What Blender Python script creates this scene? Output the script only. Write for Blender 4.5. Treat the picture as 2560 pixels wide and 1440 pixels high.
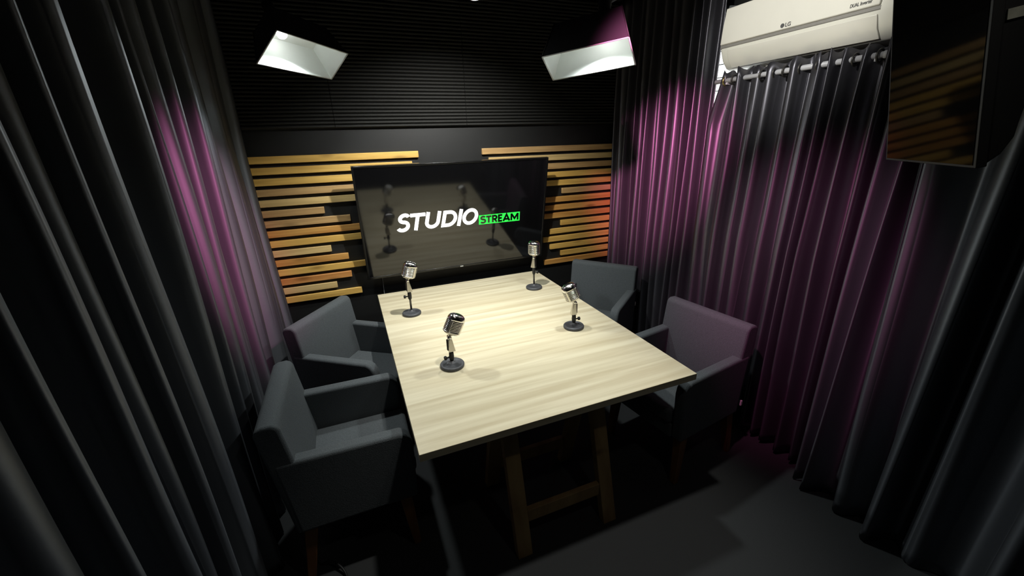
import bpy, bmesh, math, random
from mathutils import Vector, Matrix
random.seed(7)
S = bpy.context.scene
for o in list(bpy.data.objects): bpy.data.objects.remove(o)
C = S.collection
R = math.radians

# ---------------------------------------------------------------- camera
cam = bpy.data.cameras.new('camera'); cam.sensor_width = 36.0; cam.lens = 36.0 * 1011.424 / 2560
cam.clip_start = 0.02
co = bpy.data.objects.new('camera', cam); C.objects.link(co)
cr = Vector((0.926712, -0.374648, -0.029032)); cu = Vector((0.154212, 0.308719, 0.938569)); cf = Vector((0.342670, 0.874260, -0.343869))
M = Matrix((cr, cu, -cf)).transposed().to_4x4(); M.translation = (0.0, -3.11, 1.80)
co.matrix_world = M
S.camera = co
S.view_settings.view_transform = 'Standard'; S.view_settings.look = 'None'
S.view_settings.gamma = 1.0; S.view_settings.use_curve_mapping = False
S.view_settings.exposure = 0.0

# ---------------------------------------------------------------- world, pink LEDs and added fill spots
w = bpy.data.worlds.new('world'); S.world = w; w.use_nodes = True
w.node_tree.nodes['Background'].inputs[0].default_value = (0.5, 0.55, 0.6, 1)
w.node_tree.nodes['Background'].inputs[1].default_value = 0.0

def aim(o, target):
    d = Vector(target) - o.location
    o.rotation_euler = d.to_track_quat('-Z', 'Y').to_euler()

def spot(name, loc, target, color, watts, size, blend, radius):
    l = bpy.data.lights.new(name, 'SPOT'); l.color = color; l.energy = watts
    l.spot_size = R(size); l.spot_blend = blend; l.shadow_soft_size = radius
    o = bpy.data.objects.new(name, l); C.objects.link(o); o.location = loc; aim(o, target); return o

PINK = (1.0, 0.27, 0.58)
spot('pink_led_light', (0.60, -2.20, 2.62), (2.18, -0.66, 1.52), PINK, 470, 29, 1.0, 0.04)
spot('pink_led_light', (0.60, -2.20, 2.62), (2.10, -1.72, 1.02), PINK, 150, 38, 1.0, 0.04)
spot('pink_led_light', (0.95, -2.20, 2.62), (-0.60, -0.76, 1.34), PINK, 300, 29, 1.0, 0.04)
spot('added_fill_spot', (0.75, -1.80, 2.62), (2.10, -1.50, 2.36), (1.0, 0.99, 0.93), 80, 48, 0.8, 0.03)  # unseen spot added to brighten the air conditioner
spot('added_fill_spot', (0.70, -1.85, 2.66), (0.62, -1.86, 0.75), (1.0, 0.98, 0.92), 78, 60, 0.7, 0.04)  # added overhead fill, no fixture, lifts the near half of the tabletop
spot('added_fill_spot', (0.90, -3.00, 2.62), (0.70, -1.90, 0.55), (1.0, 0.97, 0.88), 5, 80, 0.8, 0.04)  # weak wash added from the camera side for table edge and trestle

# ---------------------------------------------------------------- materials
def nodes(name):
    m = bpy.data.materials.new(name); m.use_nodes = True
    nt = m.node_tree; b = nt.nodes['Principled BSDF']
    return m, nt, b
def sset(b, **k):
    for n, v in k.items():
        n = n.replace('_', ' ')
        if n in b.inputs: b.inputs[n].default_value = v
def plain(name, col, rough=0.5, metal=0.0, noise=0.0, scale=40.0, bump=0.0, **k):
    m, nt, b = nodes(name)
    b.inputs['Base Color'].default_value = (*col, 1); b.inputs['Roughness'].default_value = rough
    b.inputs['Metallic'].default_value = metal; sset(b, **k)
    if noise or bump:
        tc = nt.nodes.new('ShaderNodeTexCoord'); nz = nt.nodes.new('ShaderNodeTexNoise')
        nz.inputs['Scale'].default_value = scale; nz.inputs['Detail'].default_value = 4
        nt.links.new(tc.outputs['Object'], nz.inputs['Vector'])
        if noise:
            mx = nt.nodes.new('ShaderNodeMix'); mx.data_type = 'RGBA'
            mx.inputs[6].default_value = (*[c * (1 - noise) for c in col], 1); mx.inputs[7].default_value = (*[min(1, c * (1 + noise)) for c in col], 1)
            nt.links.new(nz.outputs['Fac'], mx.inputs[0]); nt.links.new(mx.outputs[2], b.inputs['Base Color'])
        if bump:
            bp = nt.nodes.new('ShaderNodeBump'); bp.inputs['Strength'].default_value = bump; bp.inputs['Distance'].default_value = 0.002
            nt.links.new(nz.outputs['Fac'], bp.inputs['Height']); nt.links.new(bp.outputs['Normal'], b.inputs['Normal'])
    return m
def wood(name, base, dark, stretch=(1.2, 26, 26), rough=0.5, knots=0.0, amount=1.0, seed=0.0):
    m, nt, b = nodes(name)
    tc = nt.nodes.new('ShaderNodeTexCoord'); mp = nt.nodes.new('ShaderNodeMapping')
    mp.inputs['Scale'].default_value = stretch; mp.inputs['Location'].default_value = (seed, seed * 0.7, seed * 1.3)
    oi = nt.nodes.new('ShaderNodeObjectInfo'); ad = nt.nodes.new('ShaderNodeVectorMath'); ad.operation = 'ADD'
    ms = nt.nodes.new('ShaderNodeMath'); ms.operation = 'MULTIPLY'; ms.inputs[1].default_value = 37.0
    nt.links.new(oi.outputs['Random'], ms.inputs[0])
    nt.links.new(tc.outputs['Object'], mp.inputs['Vector']); nt.links.new(mp.outputs['Vector'], ad.inputs[0]); nt.links.new(ms.outputs[0], ad.inputs[1])
    n1 = nt.nodes.new('ShaderNodeTexNoise'); n1.inputs['Scale'].default_value = 1.0; n1.inputs['Detail'].default_value = 6; n1.inputs['Distortion'].default_value = 0.4
    nt.links.new(ad.outputs[0], n1.inputs['Vector'])
    rp = nt.nodes.new('ShaderNodeValToRGB'); rp.color_ramp.elements[0].position = 0.36; rp.color_ramp.elements[0].color = (*dark, 1)
    rp.color_ramp.elements[1].position = 0.36 + 0.3 * amount; rp.color_ramp.elements[1].color = (*base, 1)
    nt.links.new(n1.outputs['Fac'], rp.inputs['Fac'])
    out = rp.outputs['Color']
    if knots:
        mk = nt.nodes.new('ShaderNodeMapping'); mk.inputs['Scale'].default_value = (3.2, 10, 10)
        a2 = nt.nodes.new('ShaderNodeVectorMath'); a2.operation = 'ADD'
        nt.links.new(tc.outputs['Object'], mk.inputs['Vector']); nt.links.new(mk.outputs['Vector'], a2.inputs[0]); nt.links.new(ms.outputs[0], a2.inputs[1])
        vo = nt.nodes.new('ShaderNodeTexVoronoi'); vo.inputs['Scale'].default_value = 1.0
        nt.links.new(a2.outputs[0], vo.inputs['Vector'])
        r2 = nt.nodes.new('ShaderNodeValToRGB'); r2.color_ramp.elements[0].position = 0.05; r2.color_ramp.elements[0].color = (0.35, 0.3, 0.25, 1)
        r2.color_ramp.elements[1].position = 0.22; r2.color_ramp.elements[1].color = (1, 1, 1, 1)
        nt.links.new(vo.outputs['Distance'], r2.inputs['Fac'])
        mm = nt.nodes.new('ShaderNodeMix'); mm.data_type = 'RGBA'; mm.blend_type = 'MULTIPLY'; mm.inputs[0].default_value = knots
        nt.links.new(out, mm.inputs[6]); nt.links.new(r2.outputs['Color'], mm.inputs[7]); out = mm.outputs[2]
    nt.links.new(out, b.inputs['Base Color']); b.inputs['Roughness'].default_value = rough
    return m
def satin(name, col, metal, rough):
    m = plain(name, col, rough, metal, noise=0.12, scale=700, bump=0.03)
    nt = m.node_tree; b = nt.nodes['Principled BSDF']
    tg = nt.nodes.new('ShaderNodeTangent'); tg.direction_type = 'RADIAL'; tg.axis = 'Z'
    nt.links.new(tg.outputs['Tangent'], b.inputs['Tangent'])
    b.inputs['Anisotropic'].default_value = 0.7; b.inputs['Anisotropic Rotation'].default_value = 0.25
    return m
def glow(name, col, strength):
    m, nt, b = nodes(name)
    b.inputs['Base Color'].default_value = (*col, 1); b.inputs['Emission Color'].default_value = (*col, 1); b.inputs['Emission Strength'].default_value = strength
    return m

MAT = dict(
    carpet=plain('carpet', (0.030, 0.032, 0.033), 0.95, noise=0.45, scale=420, bump=0.6),
    black=plain('black_paint', (0.009, 0.0095, 0.009), 0.55, noise=0.2, scale=12),
    ceiling=plain('black_ceiling', (0.006, 0.006, 0.006), 0.9, noise=0.2, scale=8),
    foam=plain('black_foam', (0.016, 0.016, 0.014), 0.75, noise=0.25, scale=300, bump=0.3),
    satin=satin('charcoal_satin', (0.115, 0.124, 0.138), 0.74, 0.52),
    satin2=satin('charcoal_satin_shiny', (0.125, 0.123, 0.142), 0.78, 0.40),
    tabletop=wood('pale_oak_laminate', (0.66, 0.60, 0.43), (0.50, 0.43, 0.28), (1.1, 22, 22), 0.42, amount=1.0),
    pine=wood('pine_trestle', (0.36, 0.25, 0.11), (0.24, 0.15, 0.06), (14, 14, 2.0), 0.6, knots=0.7),
    legwood=wood('brown_leg_wood', (0.24, 0.105, 0.03), (0.13, 0.05, 0.015), (18, 18, 2.5), 0.45),
    fabric=plain('charcoal_weave', (0.070, 0.080, 0.085), 0.9, noise=0.65, scale=300, bump=0.8),
    gloss=plain('gloss_black_plastic', (0.006, 0.006, 0.006), 0.22, noise=0.1, scale=20),
    screen=plain('dark_screen_glass', (0.004, 0.004, 0.0045), 0.07, noise=0.05, scale=5, IOR=1.75),
    monitorglass=plain('dark_monitor_glass', (0.003, 0.003, 0.003), 0.06, noise=0.05, scale=5, IOR=1.3),
    matte=plain('matte_black_plastic', (0.010, 0.010, 0.010), 0.6, noise=0.15, scale=60),
    chrome=plain('chrome', (0.82, 0.81, 0.78), 0.16, 1.0, noise=0.04, scale=60),
    satinmetal=plain('satin_nickel', (0.74, 0.71, 0.64), 0.38, 1.0, noise=0.05, scale=80),
    dark=plain('dark_grille_cloth', (0.012, 0.008, 0.008), 0.8, noise=0.3, scale=300),
    iron=plain('grey_cast_iron', (0.055, 0.057, 0.062), 0.5, noise=0.3, scale=260, bump=0.3),
    tube=plain('dark_steel_tube', (0.10, 0.095, 0.09), 0.4, 0.7, noise=0.1, scale=60),
    acwhite=plain('white_ac_plastic', (0.78, 0.77, 0.69), 0.28, noise=0.03, scale=10),
    acpanel=plain('white_gloss_panel', (0.80, 0.78, 0.70), 0.14, noise=0.03, scale=10),
    acgrey=plain('grey_print', (0.10, 0.10, 0.10), 0.5, noise=0.1, scale=50),
    acgroove=plain('grey_groove', (0.25, 0.24, 0.22), 0.5, noise=0.1, scale=50),
    rod=plain('white_rod', (0.55, 0.55, 0.58), 0.35, noise=0.04, scale=40),
    brass=plain('brass', (0.65, 0.55, 0.2), 0.3, 1.0, noise=0.05, scale=60),
    reflector=plain('white_reflector_cloth', (0.74, 0.77, 0.75), 0.7, noise=0.05, scale=14, bump=0.2),
    boxcloth=plain('black_nylon', (0.014, 0.013, 0.015), 0.5, noise=0.15, scale=200),
    trimgrey=plain('grey_piping', (0.55, 0.56, 0.55), 0.6, noise=0.05, scale=60),
    tag=plain('white_tag', (0.7, 0.7, 0.7), 0.6, noise=0.05, scale=60),
    sticker=plain('grey_paper_label', (0.42, 0.42, 0.34), 0.6, noise=0.35, scale=90),
    cable=plain('black_rubber', (0.008, 0.008, 0.009), 0.5, noise=0.1, scale=60),
    greyplastic=plain('grey_plastic', (0.16, 0.17, 0.17), 0.5, noise=0.2, scale=40),
    base=plain('white_skirting', (0.6, 0.55, 0.5), 0.5, noise=0.05, scale=20),
    screentext=glow('screen_white', (1, 1, 1), 1.1),
    screengreen=glow('screen_green', (0.02, 0.72, 0.06), 0.95),
    screenblack=plain('screen_letter_black', (0.003, 0.004, 0.003), 0.2, noise=0.05, scale=20),
    daylight=glow('daylit_window_glass', (0.95, 1.0, 0.98), 3.0),
    lens=glow('spotlight_lens', (0.9, 0.95, 1.0), 6.0),
    bulb=glow('lamp_bulb', (1.0, 1.0, 0.97), 9.0),
)
SLAT = [wood('slat_gold', (0.78, 0.50, 0.13), (0.60, 0.35, 0.08), (2, 40, 40), 0.5, 0.7),
        wood('slat_tan', (0.56, 0.36, 0.15), (0.42, 0.25, 0.10), (2, 40, 40), 0.5, 0.6),
        wood('slat_orange', (0.64, 0.34, 0.09), (0.48, 0.22, 0.05), (2, 40, 40), 0.5, 0.7),
        wood('slat_pale', (0.72, 0.52, 0.22), (0.58, 0.40, 0.16), (2, 40, 40), 0.5, 0.5),
        wood('slat_red', (0.66, 0.31, 0.09), (0.50, 0.20, 0.05), (2, 40, 40), 0.5, 0.6)]

# ---------------------------------------------------------------- mesh helpers
def bm_new(): return bmesh.new()
def box(bm, x0, x1, y0, y1, z0, z1, mat=None):
    vs = [bm.verts.new(p) for p in ((x0,y0,z0),(x1,y0,z0),(x1,y1,z0),(x0,y1,z0),(x0,y0,z1),(x1,y0,z1),(x1,y1,z1),(x0,y1,z1))]
    for f in ((3,2,1,0),(4,5,6,7),(0,1,5,4),(1,2,6,5),(2,3,7,6),(3,0,4,7)): bm.faces.new([vs[i] for i in f])
    if mat is not None:
        for v in vs: v.co = mat @ v.co
    return bm
def hexa(bm, lo, hi):
    a = [bm.verts.new(p) for p in lo]; b = [bm.verts.new(p) for p in hi]; n = len(a)
    bm.faces.new(a[::-1]); bm.faces.new(b)
    for i in range(n): bm.faces.new((a[i], a[(i+1)%n], b[(i+1)%n], b[i]))
    return bm
def prism(bm, poly, axis, a, b):
    def P(u, v, t): return {'x': (t,u,v), 'y': (u,t,v), 'z': (u,v,t)}[axis]
    return hexa(bm, [P(u,v,a) for u,v in poly], [P(u,v,b) for u,v in poly])
def tube(bm, pts, r, n=12, cap=True):
    pts = [Vector(p) for p in pts]; rings = []
    for i, p in enumerate(pts):
        d = (pts[min(i+1,len(pts)-1)] - pts[max(i-1,0)]).normalized()
        u = d.orthogonal().normalized() if i == 0 else (u - d*u.dot(d)).normalized()
        v = d.cross(u); rr = r[i] if isinstance(r, (list,tuple)) else r
        rings.append([bm.verts.new(p + (u*math.cos(2*math.pi*k/n) + v*math.sin(2*math.pi*k/n))*rr) for k in range(n)])
    for a, b in zip(rings, rings[1:]):
        for k in range(n): bm.faces.new((a[k], a[(k+1)%n], b[(k+1)%n], b[k]))
    if cap: bm.faces.new(rings[0][::-1]); bm.faces.new(rings[-1])
    return bm
def lathe(bm, prof, n=32, origin=(0,0,0)):
    o = Vector(origin)
    return tube_rings(bm, [[o + Vector((r*math.cos(2*math.pi*k/n), r*math.sin(2*math.pi*k/n), z)) for k in range(n)] for r, z in prof])
def tube_rings(bm, rings, cap=True, closed=False):
    R_ = [[bm.verts.new(p) for p in r] for r in rings]
    L = list(zip(R_, R_[1:])) + ([(R_[-1], R_[0])] if closed else [])
    for a, b in L:
        n = len(a)
        for k in range(n): bm.faces.new((a[k], a[(k+1)%n], b[(k+1)%n], b[k]))
    if cap and not closed: bm.faces.new(R_[0][::-1]); bm.faces.new(R_[-1])
    return bm
def obj(name, bm, mat, parent=None, bevel=0.0, smooth=False, seg=2, sub=0):
    bmesh.ops.recalc_face_normals(bm, faces=bm.faces)
    me = bpy.data.meshes.new(name); bm.to_mesh(me); bm.free()
    o = bpy.data.objects.new(name, me); C.objects.link(o)
    me.materials.append(MAT[mat] if isinstance(mat, str) else mat)
    if parent: o.parent = parent
    if bevel:
        md = o.modifiers.new('bevel', 'BEVEL'); md.width = bevel; md.segments = seg; md.limit_method = 'ANGLE'; md.angle_limit = R(35); md.harden_normals = False
    if sub:
        md = o.modifiers.new('sub', 'SUBSURF'); md.levels = sub; md.render_levels = sub
    if smooth or bevel:
        for p in me.polygons: p.use_smooth = True
        if not smooth:
            try: me.set_sharp_from_angle(angle=R(40))
            except Exception: pass
    return o
def tagit(o, label, cat, group=None):
    o['label'] = label; o['category'] = cat
    if group: o['group'] = group
    return o
def thing(name, label, cat, loc=(0,0,0), rz=0.0, group=None):
    o = bpy.data.objects.new(name, None); C.objects.link(o); o.location = loc; o.rotation_euler = (0,0,rz); o.empty_display_size = 0.1
    return tagit(o, label, cat, group)
def struct(name, bm, mat, **k):
    o = obj(name, bm, mat, **k); o['kind'] = 'structure'; return o
def copy_tree(root, loc, rz, label, group=None):
    def cp(o, par):
        c = o.copy(); C.objects.link(c); c.parent = par
        for ch in [x for x in bpy.data.objects if x.parent == o]: cp(ch, c)
        return c
    r = cp(root, None); r.location = loc; r.rotation_euler = (0,0,rz); r['label'] = label
    return r
def text(name, body, size, mat, parent, matrix, shear=0.0, bold=0.0, xscale=1.0, depth=0.0006, width=None):
    cu_ = bpy.data.curves.new(name, 'FONT'); cu_.body = body; cu_.size = size; cu_.shear = shear; cu_.offset = bold; cu_.extrude = depth
    t = bpy.data.objects.new(name + '_tmp', cu_); C.objects.link(t)
    dg = bpy.context.evaluated_depsgraph_get(); dg.update()
    me = bpy.data.meshes.new_from_object(t.evaluated_get(dg)); bpy.data.objects.remove(t)
    xs = [v.co.x for v in me.vertices]; x0, x1 = min(xs), max(xs)
    k = width / (x1 - x0) if width else xscale
    for v in me.vertices: v.co.x = (v.co.x - x0) * k
    ys = [v.co.y for v in me.vertices]
    me.name = name; o = bpy.data.objects.new(name, me); C.objects.link(o); me.materials.clear(); me.materials.append(MAT[mat])
    o.parent = parent; o.matrix_local = matrix
    return o, min(ys), max(ys)

# ---------------------------------------------------------------- room shell
XL, XR, YB, YF, ZC = -0.74, 2.32, 0.022, -4.60, 2.78
struct('floor', box(bm_new(), XL-.1, XR+.1, YF-.1, YB+.1, -0.06, 0.0), 'carpet')
struct('ceiling', box(bm_new(), XL-.1, XR+.1, YF-.1, YB+.1, ZC, ZC+.06), 'ceiling')
struct('wall_back', box(bm_new(), XL-.1, XR+.1, YB, YB+.1, 0, ZC), 'black')
struct('wall_left', box(bm_new(), XL-.1, XL, YF, YB, 0, ZC), 'black')
bm = bm_new()
WY0, WY1, WZ0, WZ1 = -1.13, -0.85, 1.55, 2.44
box(bm, XR, XR+.1, YF, WY0, 0, ZC); box(bm, XR, XR+.1, WY1, YB, 0, ZC); box(bm, XR, XR+.1, WY0, WY1, 0, WZ0); box(bm, XR, XR+.1, WY0, WY1, WZ1, ZC)
struct('wall_right', bm, 'black')
struct('wall_front', box(bm_new(), XL-.1, XR+.1, YF-.1, YF, 0, ZC), 'black')
win = struct('window_1', box(bm_new(), XR+.02, XR+.04, WY0, WY1, WZ0, WZ1), 'daylight')
for i in range(14):
    z = 2.285 - 0.0755 * (i - 1)
    if WZ0 < z < WZ1:
        b_ = obj('window_bar', box(bm_new(), XR+.004, XR+.018, WY0, WY1, z-.002, z+.002), 'matte', win); b_['kind'] = 'structure'
struct('baseboard_right', box(bm_new(), XR-.012, XR, YF, YB, 0, 0.07), 'base', bevel=0.003)

# acoustic foam panels on the upper back wall
def foam(x0, x1, label):
    z0, z1, pitch, d = 1.905, 2.775, 0.0225, 0.026
    bm = bm_new(); prof = []
    n = int((z1 - z0) / pitch)
    for i in range(n):
        for k, dd in ((0.0, .25), (.18, .75), (.38, 1.0), (.62, 1.0), (.82, .75)): prof.append((YB - .008 - d*dd, z0 + pitch*(i+k)))
    prof.append((YB - .008 - d*.25, z0 + pitch*n))
    cols = [x0, x1]
    vs = [[bm.verts.new((x, y, z)) for y, z in prof] for x in cols]
    for k in range(len(prof)-1): bm.faces.new((vs[0][k], vs[1][k], vs[1][k+1], vs[0][k+1]))
    back = [[bm.verts.new((x, YB - .001, z)) for z in (z0, z0 + pitch*n)] for x in cols]
    bm.faces.new((back[0][0], back[0][1], back[1][1], back[1][0])); bm.faces.new((vs[0][0], back[0][0], back[1][0], vs[1][0])); bm.faces.new((vs[0][-1], vs[1][-1], back[1][1], back[0][1]))
    bm.faces.new([*vs[0], back[0][1], back[0][0]]); bm.faces.new([back[1][0], back[1][1], *vs[1][::-1]])
    tagit(obj('acoustic_foam_panel', bm, 'foam', smooth=False), label, 'acoustic panel', 'ridged foam panels on the back wall')
foam(-0.72, -0.003, 'black ridged foam panel on the back wall behind the left softbox')
foam(0.0, 0.897, 'black ridged foam panel on the back wall between the two softboxes')
foam(0.90, 2.30, 'black ridged foam panel on the back wall behind the right softbox')

# ---------------------------------------------------------------- wooden slats
def slat(x0, x1, i, tone, label, group):
    zt = 1.7448 - 0.0685*i
    o = obj('wooden_slat', box(bm_new(), -(x1-x0)/2, (x1-x0)/2, -.011, .011, -.0225, .0225), SLAT[tone], bevel=0.0025)
    o.location = ((x0+x1)/2, 0.011, zt - .0225); tagit(o, label, 'wall slat', group)
NTH = ['topmost', 'second', 'third', 'fourth', 'fifth', 'sixth', 'seventh', 'eighth', 'ninth', 'tenth', 'eleventh', 'twelfth', 'thirteenth', 'fourteenth', 'lowest']
Lr = [.525, .474, .062, .085, .095, -.161, -.001, .12, .13, -.162, -.056, .055, -.056, -.167, -.003]
Lt = [0, 0, 0, 1, 3, 1, 1, 2, 0, 3, 2, 0, 4, 3, 0]
Rl = [1.009, 1.062, 1.40, 1.40, 1.40, 1.708, 1.40, 1.41, 1.42, 1.70, 1.591, 1.529, 1.595, 1.702, 1.536]
Rt = [1, 3, 1, 0, 0, 1, 2, 2, 2, 0, 0, 0, 0, 0, 2]
TN = ['golden', 'brown', 'orange-toned', 'pale', 'reddish']
for i in range(15):
    nth = NTH[i] if i in (0, 14) else NTH[i] + ' from top'
    slat(-0.62, Lr[i], i, Lt[i], '%s wooden slat left of the television, %s' % (TN[Lt[i]], nth), 'wooden slats left of the screen')
for i in range(15):
    nth = NTH[i] if i in (0, 14) else NTH[i] + ' from top'
    slat(Rl[i], 2.235, i, Rt[i], '%s wooden slat right of the television, %s' % (TN[Rt[i]], nth), 'wooden slats right of the screen')

# ---------------------------------------------------------------- wall screen
TVW, TVH = 1.43, 0.825
tv = thing('television', 'large black flat television tilted on the slatted wall, showing a logo', 'television', (0.0493, -0.062, 0.851))
tv.rotation_euler = (R(9.05), 0, 0)          # local x right, z up the screen, -y towards the room
bm = bm_new()
b = 0.014
for x0, x1, z0, z1 in ((0, b, 0, TVH), (TVW-b, TVW, 0, TVH), (b, TVW-b, TVH-b, TVH), (b, TVW-b, 0, .018)): box(bm, x0, x1, 0, .03, z0, z1)
obj('bezel', bm, 'gloss', tv, bevel=0.002)
obj('screen', box(bm_new(), b*.8, TVW-b*.8, .0035, .012, .014, TVH-b*.8), 'screen', tv)
bm = bm_new(); hexa(bm, [(.01,.03,.01),(TVW-.01,.03,.01),(TVW-.01,.03,TVH-.01),(.01,.03,TVH-.01)], [(.12,.055,.05),(TVW-.12,.055,.05),(TVW-.12,.055,TVH-.2),(.12,.055,TVH-.2)])
obj('back_shell', bm, 'matte', tv, bevel=0.004)
bm = bm_new(); box(bm, .45, .95, .055, .065, .10, .42)
box(bm, .55, .60, .06, .12, .12, .17); box(bm, .82, .87, .06, .12, .12, .17)
obj('wall_mount', bm, 'matte', tv)
up = Matrix(((1,0,0,0),(0,0,-1,0),(0,1,0,0),(0,0,0,1)))   # text plane: x right, y up, facing -y
def at(x, z, y=.0028): return Matrix.Translation((x, y, z)) @ up
def arc(cx, cy, rx, ry, a0, a1, n=14): return [(cx + rx*math.cos(R(a0+(a1-a0)*k/n)), cy + ry*math.sin(R(a0+(a1-a0)*k/n))) for k in range(n+1)]
def stroke(bm, pts, th, closed, x0, wd, y0, ht, slant, y):
    P = [Vector((x0 + u*wd + v*ht*slant, y0 + v*ht)) for u, v in pts]
    if closed: P = P[:-1]
    n = len(P); L = []; Rr = []
    for i in range(n):
        a_ = P[i-1] if (i or closed) else None; b_ = P[(i+1) % n] if (i < n-1 or closed) else None
        d0 = (P[i]-a_).normalized() if a_ is not None else (b_-P[i]).normalized(); d1 = (b_-P[i]).normalized() if b_ is not None else d0
        n0 = Vector((-d0.y, d0.x)); n1 = Vector((-d1.y, d1.x)); m_ = n0 + n1
        m_ = m_.normalized() if m_.length > 1e-6 else n0
        k = th/2/max(.4, m_.dot(n1)); L.append(P[i] + m_*k); Rr.append(P[i] - m_*k)
    for i in range(n if closed else n-1):
        j = (i+1) % n
        q = [L[i], Rr[i], Rr[j], L[j]]
        hexa(bm, [(p.x, y, p.y) for p in q], [(p.x, y-.0008, p.y) for p in q])
GL = {
 'S': [(arc(.52,.735,.36,.20,25,90,6) + arc(.52,.735,.40,.20,90,270,12)[1:] + arc(.48,.30,.44,.235,90,-90,12)[1:] + arc(.48,.265,.44,.20,-90,-155,6)[1:], False)],
 'T': [([(0,.89),(1,.89)], False), ([(.5,.95),(.5,0)], False)],
 'U': [([(.12,1),(.12,.40)] + arc(.5,.40,.38,.29,180,360,14)[1:] + [(.88,1)], False)],
 'D': [([(.13,.5),(.13,.885),(.45,.885)] + arc(.45,.5,.42,.385,90,-90,14)[1:] + [(.13,.115),(.13,.5)], True)],
 'I': [([(.5,1),(.5,0)], False)],
 'O': [(arc(.5,.5,.39,.395,0,360,28), True)],
 'R': [([(.12,0),(.12,.91),(.5,.91)] + arc(.5,.68,.34,.23,90,-90,8)[1:] + [(.12,.45)], False), ([(.48,.45),(.88,0)], False)],
 'E': [([(.92,.92),(.12,.92),(.12,.08),(.92,.08)], False), ([(.12,.5),(.82,.5)], False)],
 'A': [([(.07,0),(.5,.95),(.93,0)], False), ([(.24,.28),(.76,.28)], False)],
 'M': [([(.09,0),(.09,1)], False), ([(.91,0),(.91,1)], False), ([(.09,.96),(.5,.25),(.91,.96)], False)],
}
def lettering(name, spec, th, y0, ht, slant, y, mat):
    bm = bm_new()
    for ch_, x0, wd in spec:
        for pts, cl in GL[ch_]: stroke(bm, pts, th, cl, x0, wd, y0, ht, slant, y)
    return obj(name, bm, mat, tv)
lettering('studio_lettering', [('S', .246, .080), ('T', .325, .110), ('U', .441, .110), ('D', .565, .118), ('I', .686, .034), ('O', .722, .124)], .0265, .349, .129, .21, .0028, 'screentext')
obj('green_logo_box', box(bm_new(), .866, 1.208, .0019, .0034, .341, .4145), 'screengreen', tv)
lettering('stream_lettering', [('S', .879, .042), ('T', .924, .044), ('R', .974, .044), ('E', 1.025, .036), ('A', 1.064, .060), ('M', 1.130, .066)], .0148, .350, .0565, .0, .0018, 'screen')
obj('status_badge', box(bm_new(), .706, .730, -.0012, .001, .004, .013), 'trimgrey', tv)
bm = bm_new(); tube(bm, [(.155, .012, .86), (.152, .010, .70), (.156, .011, .45), (.16, .012, .1)], .0035, 8)
tagit(obj('power_cable', bm, 'greyplastic', smooth=True), 'thin grey cable hanging down the black wall below the television', 'cable')

# ---------------------------------------------------------------- table and trestles
TX0, TX1, TY0, TY1 = 0.0958, 1.3877, -1.9047, -0.1298
TCX, TCY = (TX0+TX1)/2, (TY0+TY1)/2
o = obj('tabletop', box(bm_new(), TX0-TCX, TX1-TCX, TY0-TCY, TY1-TCY, -.033, 0), 'tabletop', bevel=0.0015)
o.location = (TCX, TCY, .75); tagit(o, 'large pale oak tabletop with light streaky grain, carrying four microphones', 'table')
def trestle(y, label):
    t = thing('trestle', label, 'trestle', (0.7345, y, 0), 0, 'wooden trestles under the tabletop')
    for sy in (-1, 1):
        for sx in (-1, 1):
            bm = bm_new(); x = sx * .2285; w_, d_ = .036, .022
            yb, yt = sy*.225, sy*.045
            hexa(bm, [(x-w_, yb-d_, 0), (x+w_, yb-d_, 0), (x+w_, yb+d_, 0), (x-w_, yb+d_, 0)], [(x-w_, yt-d_, .69), (x+w_, yt-d_, .69), (x+w_, yt+d_, .69), (x-w_, yt+d_, .69)])
            obj('leg', bm, 'pine', t, bevel=0.003)
        zc = .175; yy = sy*(.225 - .18*zc/.69)
        bm = bm_new(); box(bm, -.192, .192, yy-.014, yy+.014, zc-.034, zc+.034)
        obj('stretcher', bm, 'pine', t, bevel=0.003)
    bm = bm_new(); box(bm, -.36, .36, -.022, .022, .632, .716)
    obj('beam', bm, 'pine', t, bevel=0.003)
    return t
t1 = trestle(-1.645, 'pine trestle with splayed legs under the near end of the tabletop')
copy_tree(t1, (0.7345, -0.52, 0), 0, 'pine trestle with splayed legs under the far end of the tabletop')

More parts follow.
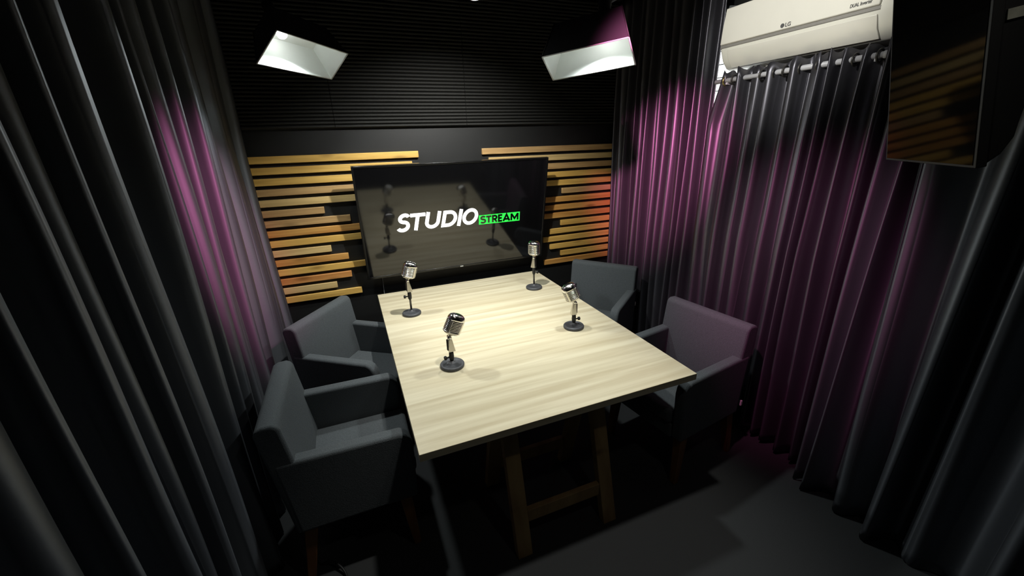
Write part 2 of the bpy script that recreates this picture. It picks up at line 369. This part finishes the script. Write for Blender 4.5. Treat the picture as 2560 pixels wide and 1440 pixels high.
# ---------------------------------------------------------------- armchairs (local +x is the way the sitter faces)
def make_chair(label, loc, rz):
    t = thing('armchair', label, 'armchair', loc, rz, 'upholstered armchairs around the table')
    bm = bm_new(); box(bm, -.20, .275, -.205, .205, .37, .455)
    obj('seat', bm, 'fabric', t, bevel=0.022, seg=4)
    bm = bm_new(); box(bm, -.215, .262, -.21, .21, .29, .372)
    obj('seat_base', bm, 'fabric', t, bevel=0.008)
    prof = [(-.225,.295), (.258,.295), (.268,.57), (.262,.605), (.246,.632), (.220,.648), (-.255,.655)]
    for s in (-1, 1):
        bm = bm_new(); prism(bm, prof, 'y', s*.272 - (.062 if s > 0 else 0), s*.272 + (.062 if s < 0 else 0))
        obj('arm', bm, 'fabric', t, bevel=0.014, seg=3)
    prof = [(-.235,.292), (-.150,.292), (-.155,.46), (-.200,.805), (-.208,.825), (-.226,.834), (-.262,.832), (-.284,.822), (-.292,.80)]
    bm = bm_new(); prism(bm, prof, 'y', -.268, .268)
    obj('backrest', bm, 'fabric', t, bevel=0.012, seg=3)
    for sx in (-1, 1):
        for sy in (-1, 1):
            x1_, y1_ = (.205 if sx > 0 else -.185), sy*.235
            x0_, y0_ = (.228 if sx > 0 else -.235), sy*.245
            a, c = .026, .017
            bm = bm_new(); hexa(bm, [(x0_-c,y0_-c,0),(x0_+c,y0_-c,0),(x0_+c,y0_+c,0),(x0_-c,y0_+c,0)], [(x1_-a,y1_-a,.30),(x1_+a,y1_-a,.30),(x1_+a,y1_+a,.30),(x1_-a,y1_+a,.30)])
            obj('leg', bm, 'legwood', t, bevel=0.004)
    return t
ch = make_chair('dark grey armchair nearest the camera on the left side of the table', (-0.168, -1.365, 0), 0.0)
copy_tree(ch, (-0.075, -0.625, 0), R(-35), 'dark grey armchair turned askew at the far left of the table, below slats')
c3 = copy_tree(ch, (1.620, -1.545, 0), R(188), 'dark grey armchair on the right of the table near its front corner')
c4 = copy_tree(ch, (1.675, -0.585, 0), R(180 + 38), 'dark grey armchair at the far right of the table, below the right slats')
for c_, z in ((c3, .33), (c4, .50)):
    obj('white_tag', box(bm_new(), -.262, -.250, .262, .2735, z, z+.03), 'tag', c_)

# ---------------------------------------------------------------- microphones (local +x is the front of the head)
def sup(a, rx, ry, n=2.6):
    c, s = math.cos(a), math.sin(a)
    return rx*math.copysign(abs(c)**(2/n), c), ry*math.copysign(abs(s)**(2/n), s)
def make_mic(label, loc, rz, neck, tilt, lean=0.0):
    t = thing('microphone', label, 'microphone', loc, rz, 'chrome vintage microphones on the table')
    bm = bm_new(); lathe(bm, [(.0595,0), (.0605,.004), (.0605,.012), (.057,.0165), (.045,.0185), (.0445,.0172), (.037,.0200), (.0365,.0187), (.029,.0215), (.0285,.0202), (.020,.0235), (.012,.026), (.010,.032)], 40)
    obj('base', bm, 'iron', t, smooth=True)
    top = neck - .085
    bm = bm_new(); tube(bm, [(0,0,.026), (0,0,top)], .0065, 14); obj('stand_tube', bm, 'tube', t, smooth=True)
    cl = bm_new(); lathe(cl, [(.0085, top-.055), (.0115, top-.048), (.0125, top-.03), (.0115, top-.012), (.009, top)], 18)
    clo = obj('height_clamp', cl, 'matte', t, smooth=True)
    bm = bm_new(); tube(bm, [(.010,0,top-.034), (.026,0,top-.034)], .004, 10); tube(bm, [(.024,0,top-.034), (.027,0,top-.034), (.036,0,top-.034), (.038,0,top-.034)], [.006,.0105,.0105,.008], 10)
    obj('clamp_knob', bm, 'matte', clo, smooth=True)
    # wedge-shaped swivel mount
    bm = bm_new()
    hexa(bm, [(-.022,-.013,top-.004),(.014,-.013,top-.004),(.014,.013,top-.004),(-.022,.013,top-.004)], [(-.006,-.009,neck-.012),(.012,-.009,neck-.012),(.012,.009,neck-.012),(-.006,.009,neck-.012)])
    mo = obj('swivel_mount', bm, 'satinmetal', t, bevel=0.004, seg=3)
    bm = bm_new(); tube(bm, [(.003,-.0125,neck-.012), (.003,.0125,neck-.012)], .0095, 16); obj('pivot', bm, 'chrome', mo, smooth=True)
    bm = bm_new(); box(bm, .013, .018, -.007, .007, top+.006, neck-.022); obj('switch_plate', bm, 'dark', mo, bevel=0.001)
    # the head, tilted about the pivot
    Mh = Matrix.Translation((.003, 0, neck-.010)) @ Matrix.Rotation(tilt, 4, 'Y') @ Matrix.Rotation(lean, 4, 'X')
    hd = bpy.data.objects.new('head', None)
    n = 40
    def ring(rx, ry, z): return [Mh @ Vector((*sup(2*math.pi*k/n, rx, ry), z)) for k in range(n)]
    RX, RY = .043, .033
    # lower cup and neck
    bm = bm_new(); tube_rings(bm, [ring(.007,.007,0), ring(.009,.009,.008), ring(.016,.013,.014), ring(.033,.026,.019), ring(RX,RY,.027), ring(RX,RY,.033), ring(RX-.004,RY-.004,.033)])
    head = obj('head', bm, 'satinmetal', t, smooth=True)
    bm = bm_new(); zt = .106
    tube_rings(bm, [ring(RX-.004,RY-.004,zt-.016), ring(RX+.0005,RY+.0005,zt-.016), ring(RX+.0005,RY+.0005,zt-.008), ring(RX-.002,RY-.002,zt), ring(RX-.007,RY-.006,zt+.008), ring(RX-.019,RY-.016,zt+.015), ring(.009,.007,zt+.0175)])
    obj('dome', bm, 'chrome', head, smooth=True)
    bm = bm_new(); tube_rings(bm, [ring(RX-.007,RY-.007,.031), ring(RX-.007,RY-.007,zt-.014)])
    obj('inner_screen', bm, 'dark', head, smooth=True)
    bm = bm_new(); nr = 7; z0, z1 = .036, zt-.018
    for i in range(nr):
        z = z0 + (z1-z0)*(i+.5)/nr; h = .0022
        tube_rings(bm, [ring(RX-.004,RY-.004,z-h), ring(RX+.0003,RY+.0003,z-h), ring(RX+.001,RY+.001,z), ring(RX+.0003,RY+.0003,z+h), ring(RX-.004,RY-.004,z+h)], closed=True)
    obj('grille_ribs', bm, 'chrome', head, smooth=True)
    for a in (R(52), R(-52), R(128), R(-128), R(180)):
        da = R(9) if a != R(180) else R(5)
        lo, hi = [], []
        for dz, dst in ((.031, lo), (zt-.014, hi)):
            for aa, k in ((a-da, 1.0), (a+da, 1.0), (a+da, .8), (a-da, .8)):
                x, y = sup(aa, (RX+.0018)*k, (RY+.0018)*k); dst.append(Mh @ Vector((x, y, dz)))
        obj('vertical_band', hexa(bm_new(), lo, hi), 'satinmetal', head, bevel=0.001)
    return t
make_mic('chrome vintage microphone nearest the camera, tilted on a low round stand', (.356, -1.355, .75), R(185), .172, R(-27))
make_mic('chrome vintage microphone on a tall stand at the back left of the table', (.274, -.605, .75), R(178), .244, R(-18))
make_mic('chrome vintage microphone tilted far back, standing front right on the table', (1.121, -1.228, .75), R(-8), .172, R(-24))
make_mic('chrome vintage microphone standing upright at the back right corner of the table', (1.195, -.515, .75), R(-60), .250, R(0))

# ---------------------------------------------------------------- curtains
def curtain(name, label, ridges, px, side, ztop, zbot, nz=46, m=16, gather=None, mat='satin', bulge=None, hemdrop=0.0, topfn=None, par=None):
    """ridges: (y0, slope, amp_top, amp_bottom). px: plane x. side: +1 folds come out towards +x."""
    bm = bm_new(); grid = []
    rnd = random.Random(len(ridges)*31 + int(abs(px)*100))
    ph = [rnd.uniform(0, 6.28) for _ in range(len(ridges)+1)]
    for j in range(nz+1):
        f = j/nz; z = zbot + (ztop-zbot)*f
        ys = [r[0] + r[1]*z + (r[4]*max(0, z-1.86) if len(r) > 4 else 0) for r in ridges]; am = [r[2]*f + r[3]*(1-f) for r in ridges]
        row = []
        for i in range(len(ridges)-1):
            for k in range(m + (1 if i == len(ridges)-2 else 0)):
                t = k/m; y = ys[i] + (ys[i+1]-ys[i])*t; a = am[i]*(1-t) + am[i+1]*t
                wv = math.cos(2*math.pi*t)
                wv = math.copysign(abs(wv)**0.8, wv)
                sk = 0.06*math.sin(2*math.pi*t + ph[i])*(ys[i+1]-ys[i])
                x = px + side*a*wv + side*.006*math.sin(3.1*z + ph[i]*(1-t) + ph[i+1]*t) + (bulge(y, z) if bulge else 0)
                zz = z
                if j == 0: zz = z + .006*math.sin(2*math.pi*t + ph[i])
                if topfn and j >= nz-1: zz = z + topfn(t, ph[i]) * (1.0 if j == nz else .5)
                row.append(bm.verts.new((x, y + sk, zz)))
        grid.append(row)
    for a_, b_ in zip(grid, grid[1:]):
        for k in range(len(a_)-1): bm.faces.new((a_[k], a_[k+1], b_[k+1], b_[k]))
    o = obj(name, bm, mat, par, smooth=True)
    md = o.modifiers.new('thick', 'SOLIDIFY'); md.thickness = .004; md.offset = -1.0 if side > 0 else 1.0
    if label: tagit(o, label, 'curtain', 'dark satin curtains around the room')
    return o
def bulgeL(y, z):
    k = max(0, 1 - abs(y)/.8); return k * (.055*max(0, 1 - z/1.75)) + k*.005
A = .058
curtain('curtain', 'dark curtain on the left wall beside the slats, streaked with pink light',
        [(-.03,0,.055,.055), (-.20,0,.04,.035), (-.42,0,.055,.06), (-.60,0,.035,.03), (-.79,0,.05,.055), (-.91,0,.02,.02), (-1.02,0,.05,.05), (-1.165,.006,.045,.05), (-1.31,0,.05,.055), (-1.40,0,.03,.03)],
        -.602, 1, 2.775, .012, bulge=bulgeL)
curtain('curtain', 'charcoal curtain on the left wall nearest the camera, in deep dark folds',
        [(-1.412,0,.02,.02), (-1.50,.012,.07,.075), (-1.695,-.033,.075,.075), (-1.885,-.015,.07,.07), (-1.955,-.013,.045,.045), (-2.035,-.043,.07,.075), (-2.26,0,.075,.075), (-2.34,0,.05,.05), (-2.55,0,.075,.075), (-2.80,0,.075,.075), (-3.0,0,.07,.07)],
        -.600, 1, 2.775, .012)
curtain('curtain', 'dark satin curtain in the far right corner, its upper half glowing pink',
        [(-.02,0,.02,.02), (-.11,0,.035,.03), (-.215,0,.045,.045), (-.30,0,.025,.03), (-.36,0,.03,.04), (-.43,-.01,.04,.045), (-.56,0,.035,.04), (-.645,0,.03,.035), (-.71,-.005,.035,.03), (-.80,-.01,.04,.04), (-.865,-.01,.035,.035), (-.945,0,.04,.045), (-1.035,0,.012,.02)],
        2.195, -1, 2.775, .012, mat='satin2')
mid = [(-1.100,0,.012,.03,-.30), (-1.262,-.012,.034,.045), (-1.36,-.01,.012,.03), (-1.455,-.006,.034,.045), (-1.575,-.012,.034,.04), (-1.66,-.02,.012,.035), (-1.735,-.012,.034,.045), (-1.80,-.008,.034,.05), (-1.90,0,.034,.05), (-1.985,0,.034,.045), (-2.045,0,.03,.03), (-2.10,0,.015,.015)]
cm = curtain('curtain', 'dark satin eyelet curtain hanging on a white rod below the air conditioner',
        mid, 2.100, -1, 2.122, .035, mat='satin2', topfn=lambda t, p: .012*math.cos(4*math.pi*t + p) + .008*math.sin(2*math.pi*t+p), bulge=lambda y, z: .05*max(0, 1 - z/1.2))
for y in (-1.19, -1.245, -1.415, -1.49, -1.54, -1.62, -1.70, -1.765, -1.85, -1.94):
    bm = bm_new(); n = 18
    rings = [[Vector((2.100 + (.024 + .004*math.cos(q))*math.cos(a), y + .004*math.sin(q), 2.078 + (.024 + .004*math.cos(q))*math.sin(a))) for q in [2*math.pi*j/6 for j in range(6)]] for a in [2*math.pi*k/n for k in range(n)]]
    tube_rings(bm, rings, closed=True); obj('eyelet', bm, 'brass' if y == -1.19 else 'tube', cm, smooth=True)
curtain('curtain', 'dark curtain at the right edge nearest the camera, below the hanging monitor',
        [(-2.065,0,.015,.015), (-2.135,-.02,.05,.06), (-2.295,.045,.03,.04), (-2.44,-.017,.06,.08), (-2.57,.004,.04,.02), (-2.80,0,.065,.085), (-3.1,0,.06,.06)],
        2.046, -1, 2.775, .012)
# rod
rodt = thing('curtain_rod', 'white round curtain rod threaded through the eyelet curtain below the air conditioner', 'curtain rod', (2.100, -1.14, 2.080))
bm = bm_new(); tube(bm, [(0, .02, 0), (0, -.815, 0)], .0125, 16); obj('rod', bm, 'rod', rodt, smooth=True)
bm = bm_new(); tube(bm, [(0, -.815, 0), (0, -.830, 0)], .0145, 16); obj('end_cap', bm, 'rod', rodt, smooth=True)
for y in (-.06, -.79):
    bm = bm_new(); box(bm, -.008, .22, y-.006, y+.006, -.022, -.010); obj('bracket', bm, 'rod', rodt, bevel=.002)

# ---------------------------------------------------------------- air conditioner on the right wall (faces -x)
AY0, AY1 = -1.965, -1.115
ac = thing('air_conditioner', 'white split air conditioner mounted high on the right wall above the eyelet curtain', 'air conditioner', (2.32, (AY0+AY1)/2, 2.14))
H = (AY1-AY0)/2
prof = [(0,.00), (-.13,.0), (-.155,.008), (-.190,.045), (-.212,.092), (-.218,.115), (-.205,.30), (-.18,.312), (0,.312)]
bm = bm_new(); prism(bm, prof, 'y', -H, H); obj('casing', bm, 'acwhite', ac, bevel=.012, seg=4)
bm = bm_new(); prism(bm, [(-.217,.124), (-.228,.128), (-.224,.21), (-.212,.305), (-.205,.305)], 'y', -H+.07, H-.006); obj('front_panel', bm, 'acpanel', ac, bevel=.005, seg=3)
bm = bm_new(); prism(bm, [(-.160,.014), (-.1935,.050), (-.2145,.096), (-.219,.094), (-.199,.046), (-.165,.009)], 'y', -H+.075, H-.05); obj('louver', bm, 'acpanel', ac, bevel=.002)
bm = bm_new(); prism(bm, [(-.208,.100), (-.2195,.112), (-.219,.124), (-.206,.124)], 'y', -H+.068, H-.004); obj('groove', bm, 'acgroove', ac)
bm = bm_new(); tube(bm, [(-.10, H-.24, .004), (-.10, H-.24, -.012)], .02, 18); obj('drain_cap', bm, 'acpanel', ac, smooth=True)
acm = Matrix(((0,0,-1,0),(-1,0,0,0),(0,1,0,0),(0,0,0,1)))  # text x -> -y, y -> z, normal -x
def onac(y, z): 
    x = -.2285 + (z-.128)/(.21-.128)*.004
    return Matrix.Translation((x-.0006, y - ac.location.y, z)) @ acm
text('brand_lettering', 'LG', .024, 'acgrey', ac, onac(-1.502, .113+.022), bold=.0004)
bm = bm_new(); tube(bm, [(-.2295, -1.487-ac.location.y, .143), (-.2265, -1.487-ac.location.y, .143)], .0095, 20); obj('brand_emblem', bm, 'acgrey', ac)
text('model_lettering', 'DUAL Inverter', .019, 'acgrey', ac, onac(-1.785, .140), bold=.0002, width=.082)
bm = bm_new(); tube(bm, [(2.27, -1.10, 2.44), (2.25, -1.05, 2.47), (2.26, -.98, 2.49), (2.28, -.9, 2.49)], .02, 12)
tagit(obj('refrigerant_pipe', bm, 'greyplastic', smooth=True), 'grey wrapped pipe leaving the air conditioner at its upper left', 'pipe')

# ---------------------------------------------------------------- softboxes
def softbox(label, corners, nrm, depth, scale, watts, boom, shift):
    cs = [Vector(c) for c in corners]; n = Vector(nrm).normalized(); ctr = sum(cs, Vector())/4
    t = thing('softbox', label, 'studio light', ctr, 0, 'softbox lights over the table')
    f = [c - ctr for c in cs]; bk = [c*scale - n*depth for c in f]
    def sc(l, k): return [c*k for c in l]
    # outer black cloth with an open mouth
    bm = bm_new(); a = [bm.verts.new(p) for p in f]; b_ = [bm.verts.new(p) for p in bk]; top = bm.verts.new(Vector(sum(bk, Vector())/4) - n*.03)
    for i in range(4): bm.faces.new((a[i], a[(i+1)%4], b_[(i+1)%4], b_[i])); bm.faces.new((b_[i], b_[(i+1)%4], top))
    sh = obj('black_cover', bm, 'boxcloth', t)
    md = sh.modifiers.new('thick', 'SOLIDIFY'); md.thickness = .002; md.offset = 0
    bm = bm_new(); q = .982
    a = [bm.verts.new(p*q) for p in f]; b_ = [bm.verts.new(p*q + n*.004) for p in bk]
    for i in range(4): bm.faces.new((a[i], a[(i+1)%4], b_[(i+1)%4], b_[i]))
    bm.faces.new(b_)
    li = obj('white_lining', bm, 'reflector', t)
    md = li.modifiers.new('thick', 'SOLIDIFY'); md.thickness = .0015; md.offset = 0
    bm = bm_new()
    for i in range(4): tube(bm, [f[i], f[(i+1)%4]], .0028, 8)
    obj('mouth_piping', bm, 'trimgrey', t, smooth=True)
    for i in range(4):
        bm = bm_new(); tube(bm, [f[i]*1.004, bk[i]*1.004], .003, 8); obj('corner_rod', bm, 'matte', sh, smooth=True)
    bc = sum(bk, Vector())/4; bc0 = bc; bc = bc + (bk[1]-bk[0])*shift
    bm = bm_new(); tube(bm, [bc - n*.10, bc - n*.02, bc + n*.02], [.028, .032, .022], 18); so = obj('lamp_holder', bm, 'matte', t, smooth=True)
    bm = bm_new()
    ax = n; u = ax.orthogonal().normalized(); v = ax.cross(u)
    tube_rings(bm, [[bc + n*s_ + (u*math.cos(2*math.pi*k/20) + v*math.sin(2*math.pi*k/20))*r_ for k in range(20)] for r_, s_ in ((.012,.02), (.022,.035), (.026,.05), (.022,.065), (.010,.074))])
    obj('bulb', bm, 'bulb', so, smooth=True)
    # ceiling boom
    e = Vector(boom) - ctr; s0 = bc - n*.09
    bm = bm_new(); tube(bm, [s0, e], .011, 12); bo = obj('boom_arm', bm, 'matte', t, smooth=True)
    ce = Vector((e.x, e.y, ZC - ctr.z - .001))
    bm = bm_new(); tube(bm, [e, ce], .013, 12); obj('drop_pole', bm, 'matte', t, smooth=True)
    bm = bm_new(); tube(bm, [e + Vector((-.03,0,0)), e + Vector((.03,0,0))], .022, 14)
    jo = obj('clamp', bm, 'matte', bo, smooth=True)
    bm = bm_new(); tube(bm, [s0 + Vector((-.025,0,0)), s0 + Vector((.025,0,0))], .02, 14); obj('clamp', bm, 'matte', bo, smooth=True)
    bm = bm_new(); tube(bm, [e + Vector((0,-.018,0)), e + Vector((0,-.05,-.004))], .008, 10); obj('clamp_screw', bm, 'chrome', bo, smooth=True)
    l = bpy.data.lights.new('softbox_lamp', 'AREA'); l.shape = 'DISK'; l.size = .09; l.energy = watts; l.color = (0.93, 1.0, 0.99); l.spread = R(150)
    lo = bpy.data.objects.new('softbox_lamp', l); C.objects.link(lo); lo.parent = t; lo.location = bc + n*.085
    lo.rotation_euler = n.to_track_quat('-Z', 'Y').to_euler()
    return t
softbox('black softbox light with white lining hanging at the upper left',
        [(-.182,-.7187,2.3037), (.1252,-.4118,2.2732), (.0216,-.2448,2.1662), (-.3119,-.5536,2.189)], (.2925,-.3802,-.8774), .16, .76, 9, (-.36, -.30, 2.66), -.26)
softbox('black softbox light with white lining hanging beside the pink-lit curtain',
        [(.9714,-1.1219,2.1683), (1.228,-1.445,2.1993), (1.3905,-1.2889,2.124), (1.1186,-.9547,2.0933)], (-.1995,-.2494,-.9476), .16, .78, 9, (1.50, -1.02, 2.50), .2)

# ---------------------------------------------------------------- small ceiling spotlight
sp = thing('ceiling_spotlight', 'small white spotlight hanging from the black ceiling above the television', 'spotlight', (.705, -.942, ZC))
bm = bm_new(); tube(bm, [(0,0,0), (0,0,-.26)], .009, 12); obj('stem', bm, 'matte', sp, smooth=True)
bm = bm_new(); tube(bm, [(0,.0,-.255), (0,0,-.275), (0,-.004,-.33), (0,-.006,-.345)], [.014,.026,.029,.031], 20); obj('lamp_head', bm, 'acwhite', sp, smooth=True)
bm = bm_new(); tube(bm, [(0,-.006,-.343), (0,-.0065,-.3475)], [.0265,.022], 20); obj('lens', bm, 'lens', sp, smooth=True)

l = bpy.data.lights.new('spotlight_lamp', 'SPOT'); l.energy = 165; l.color = (1.0, 0.99, 0.95); l.shadow_soft_size = 0.022; l.spot_size = R(116); l.spot_blend = 0.95
lo = bpy.data.objects.new('spotlight_lamp', l); C.objects.link(lo); lo.parent = sp; lo.location = (0, -.0065, -.352); lo.rotation_euler = (R(32), 0, 0)

# ---------------------------------------------------------------- hanging monitor at the right
mo = thing('hanging_monitor', 'black glossy upright monitor hanging at the top right, faintly reflecting wooden slats', 'monitor', (1.217, -2.660, 1.716))
u = Vector((.60504, .79619, .0028)).normalized(); v = Vector((-.16262, .11217, .98029)); v = (v - u*v.dot(u)).normalized(); n = u.cross(v)   # n: into the casing or out
if n.x > 0: n = -n            # screen normal faces the table
W_, V_ = .326, .58
Mm = Matrix((u, v, n)).transposed().to_4x4()
def P3(a, b_, c): return Mm @ Vector((a, b_, c))
bm = bm_new(); hexa(bm, [P3(0,0,0), P3(W_,0,0), P3(W_,V_,0), P3(0,V_,0)], [P3(0,0,-.018), P3(W_,0,-.018), P3(W_,V_,-.018), P3(0,V_,-.018)]); fr = obj('frame', bm, 'matte', mo, bevel=.0015)
bm = bm_new(); hexa(bm, [P3(.008,.006,.0012), P3(W_-.008,.006,.0012), P3(W_-.008,V_-.008,.0012), P3(.008,V_-.008,.0012)], [P3(.008,.006,-.004), P3(W_-.008,.006,-.004), P3(W_-.008,V_-.008,-.004), P3(.008,V_-.008,-.004)]); obj('screen', bm, 'monitorglass', mo)
prof = [(0.004,-.018), (.020,-.040), (.050,-.058), (.075,-.062), (.19,-.085), (.40,-.09), (.54,-.08), (.575,-.018)]
bm = bm_new(); hexa(bm, [P3(.003, b_, c) for b_, c in prof], [P3(W_-.02, b_, c) for b_, c in prof]); bs = obj('back_casing', bm, 'matte', mo, bevel=.004)
bm = bm_new(); hexa(bm, [P3(-.0005, b_, c) for b_, c in ((.268,-.022), (.286,-.022), (.286,-.072), (.268,-.072))], [P3(.004, b_, c) for b_, c in ((.268,-.022), (.286,-.022), (.286,-.072), (.268,-.072))]); obj('paper_label', bm, 'sticker', bs)
top = P3(W_/2, V_-.05, -.05); bm = bm_new(); tube(bm, [top, Vector((top.x, top.y, ZC-1.716-.001))], .02, 14); obj('ceiling_pole', bm, 'matte', mo, smooth=True)

# ---------------------------------------------------------------- floor clutter by the left chair
cv = [(-.40,-1.50,.007), (-.368,-1.556,.012), (-.345,-1.575,.03), (-.318,-1.588,.034), (-.285,-1.62,.03), (-.262,-1.66,.014), (-.255,-1.72,.007), (-.30,-1.80,.007)]
pts = []
for i in range(len(cv)-1):
    p0, p1, p2, p3 = [Vector(cv[max(0, min(len(cv)-1, i+d))]) for d in (-1, 0, 1, 2)]
    for k in range(6):
        t = k/6; pts.append(.5*((2*p1) + (p2-p0)*t + (2*p0-5*p1+4*p2-p3)*t*t + (3*p1-p0-3*p2+p3)*t**3))
bm = bm_new(); tube(bm, pts, .005, 10)
tagit(obj('floor_cable', bm, 'cable', smooth=True), 'looped black cable lying on the carpet beside the nearest left chair leg', 'cable')
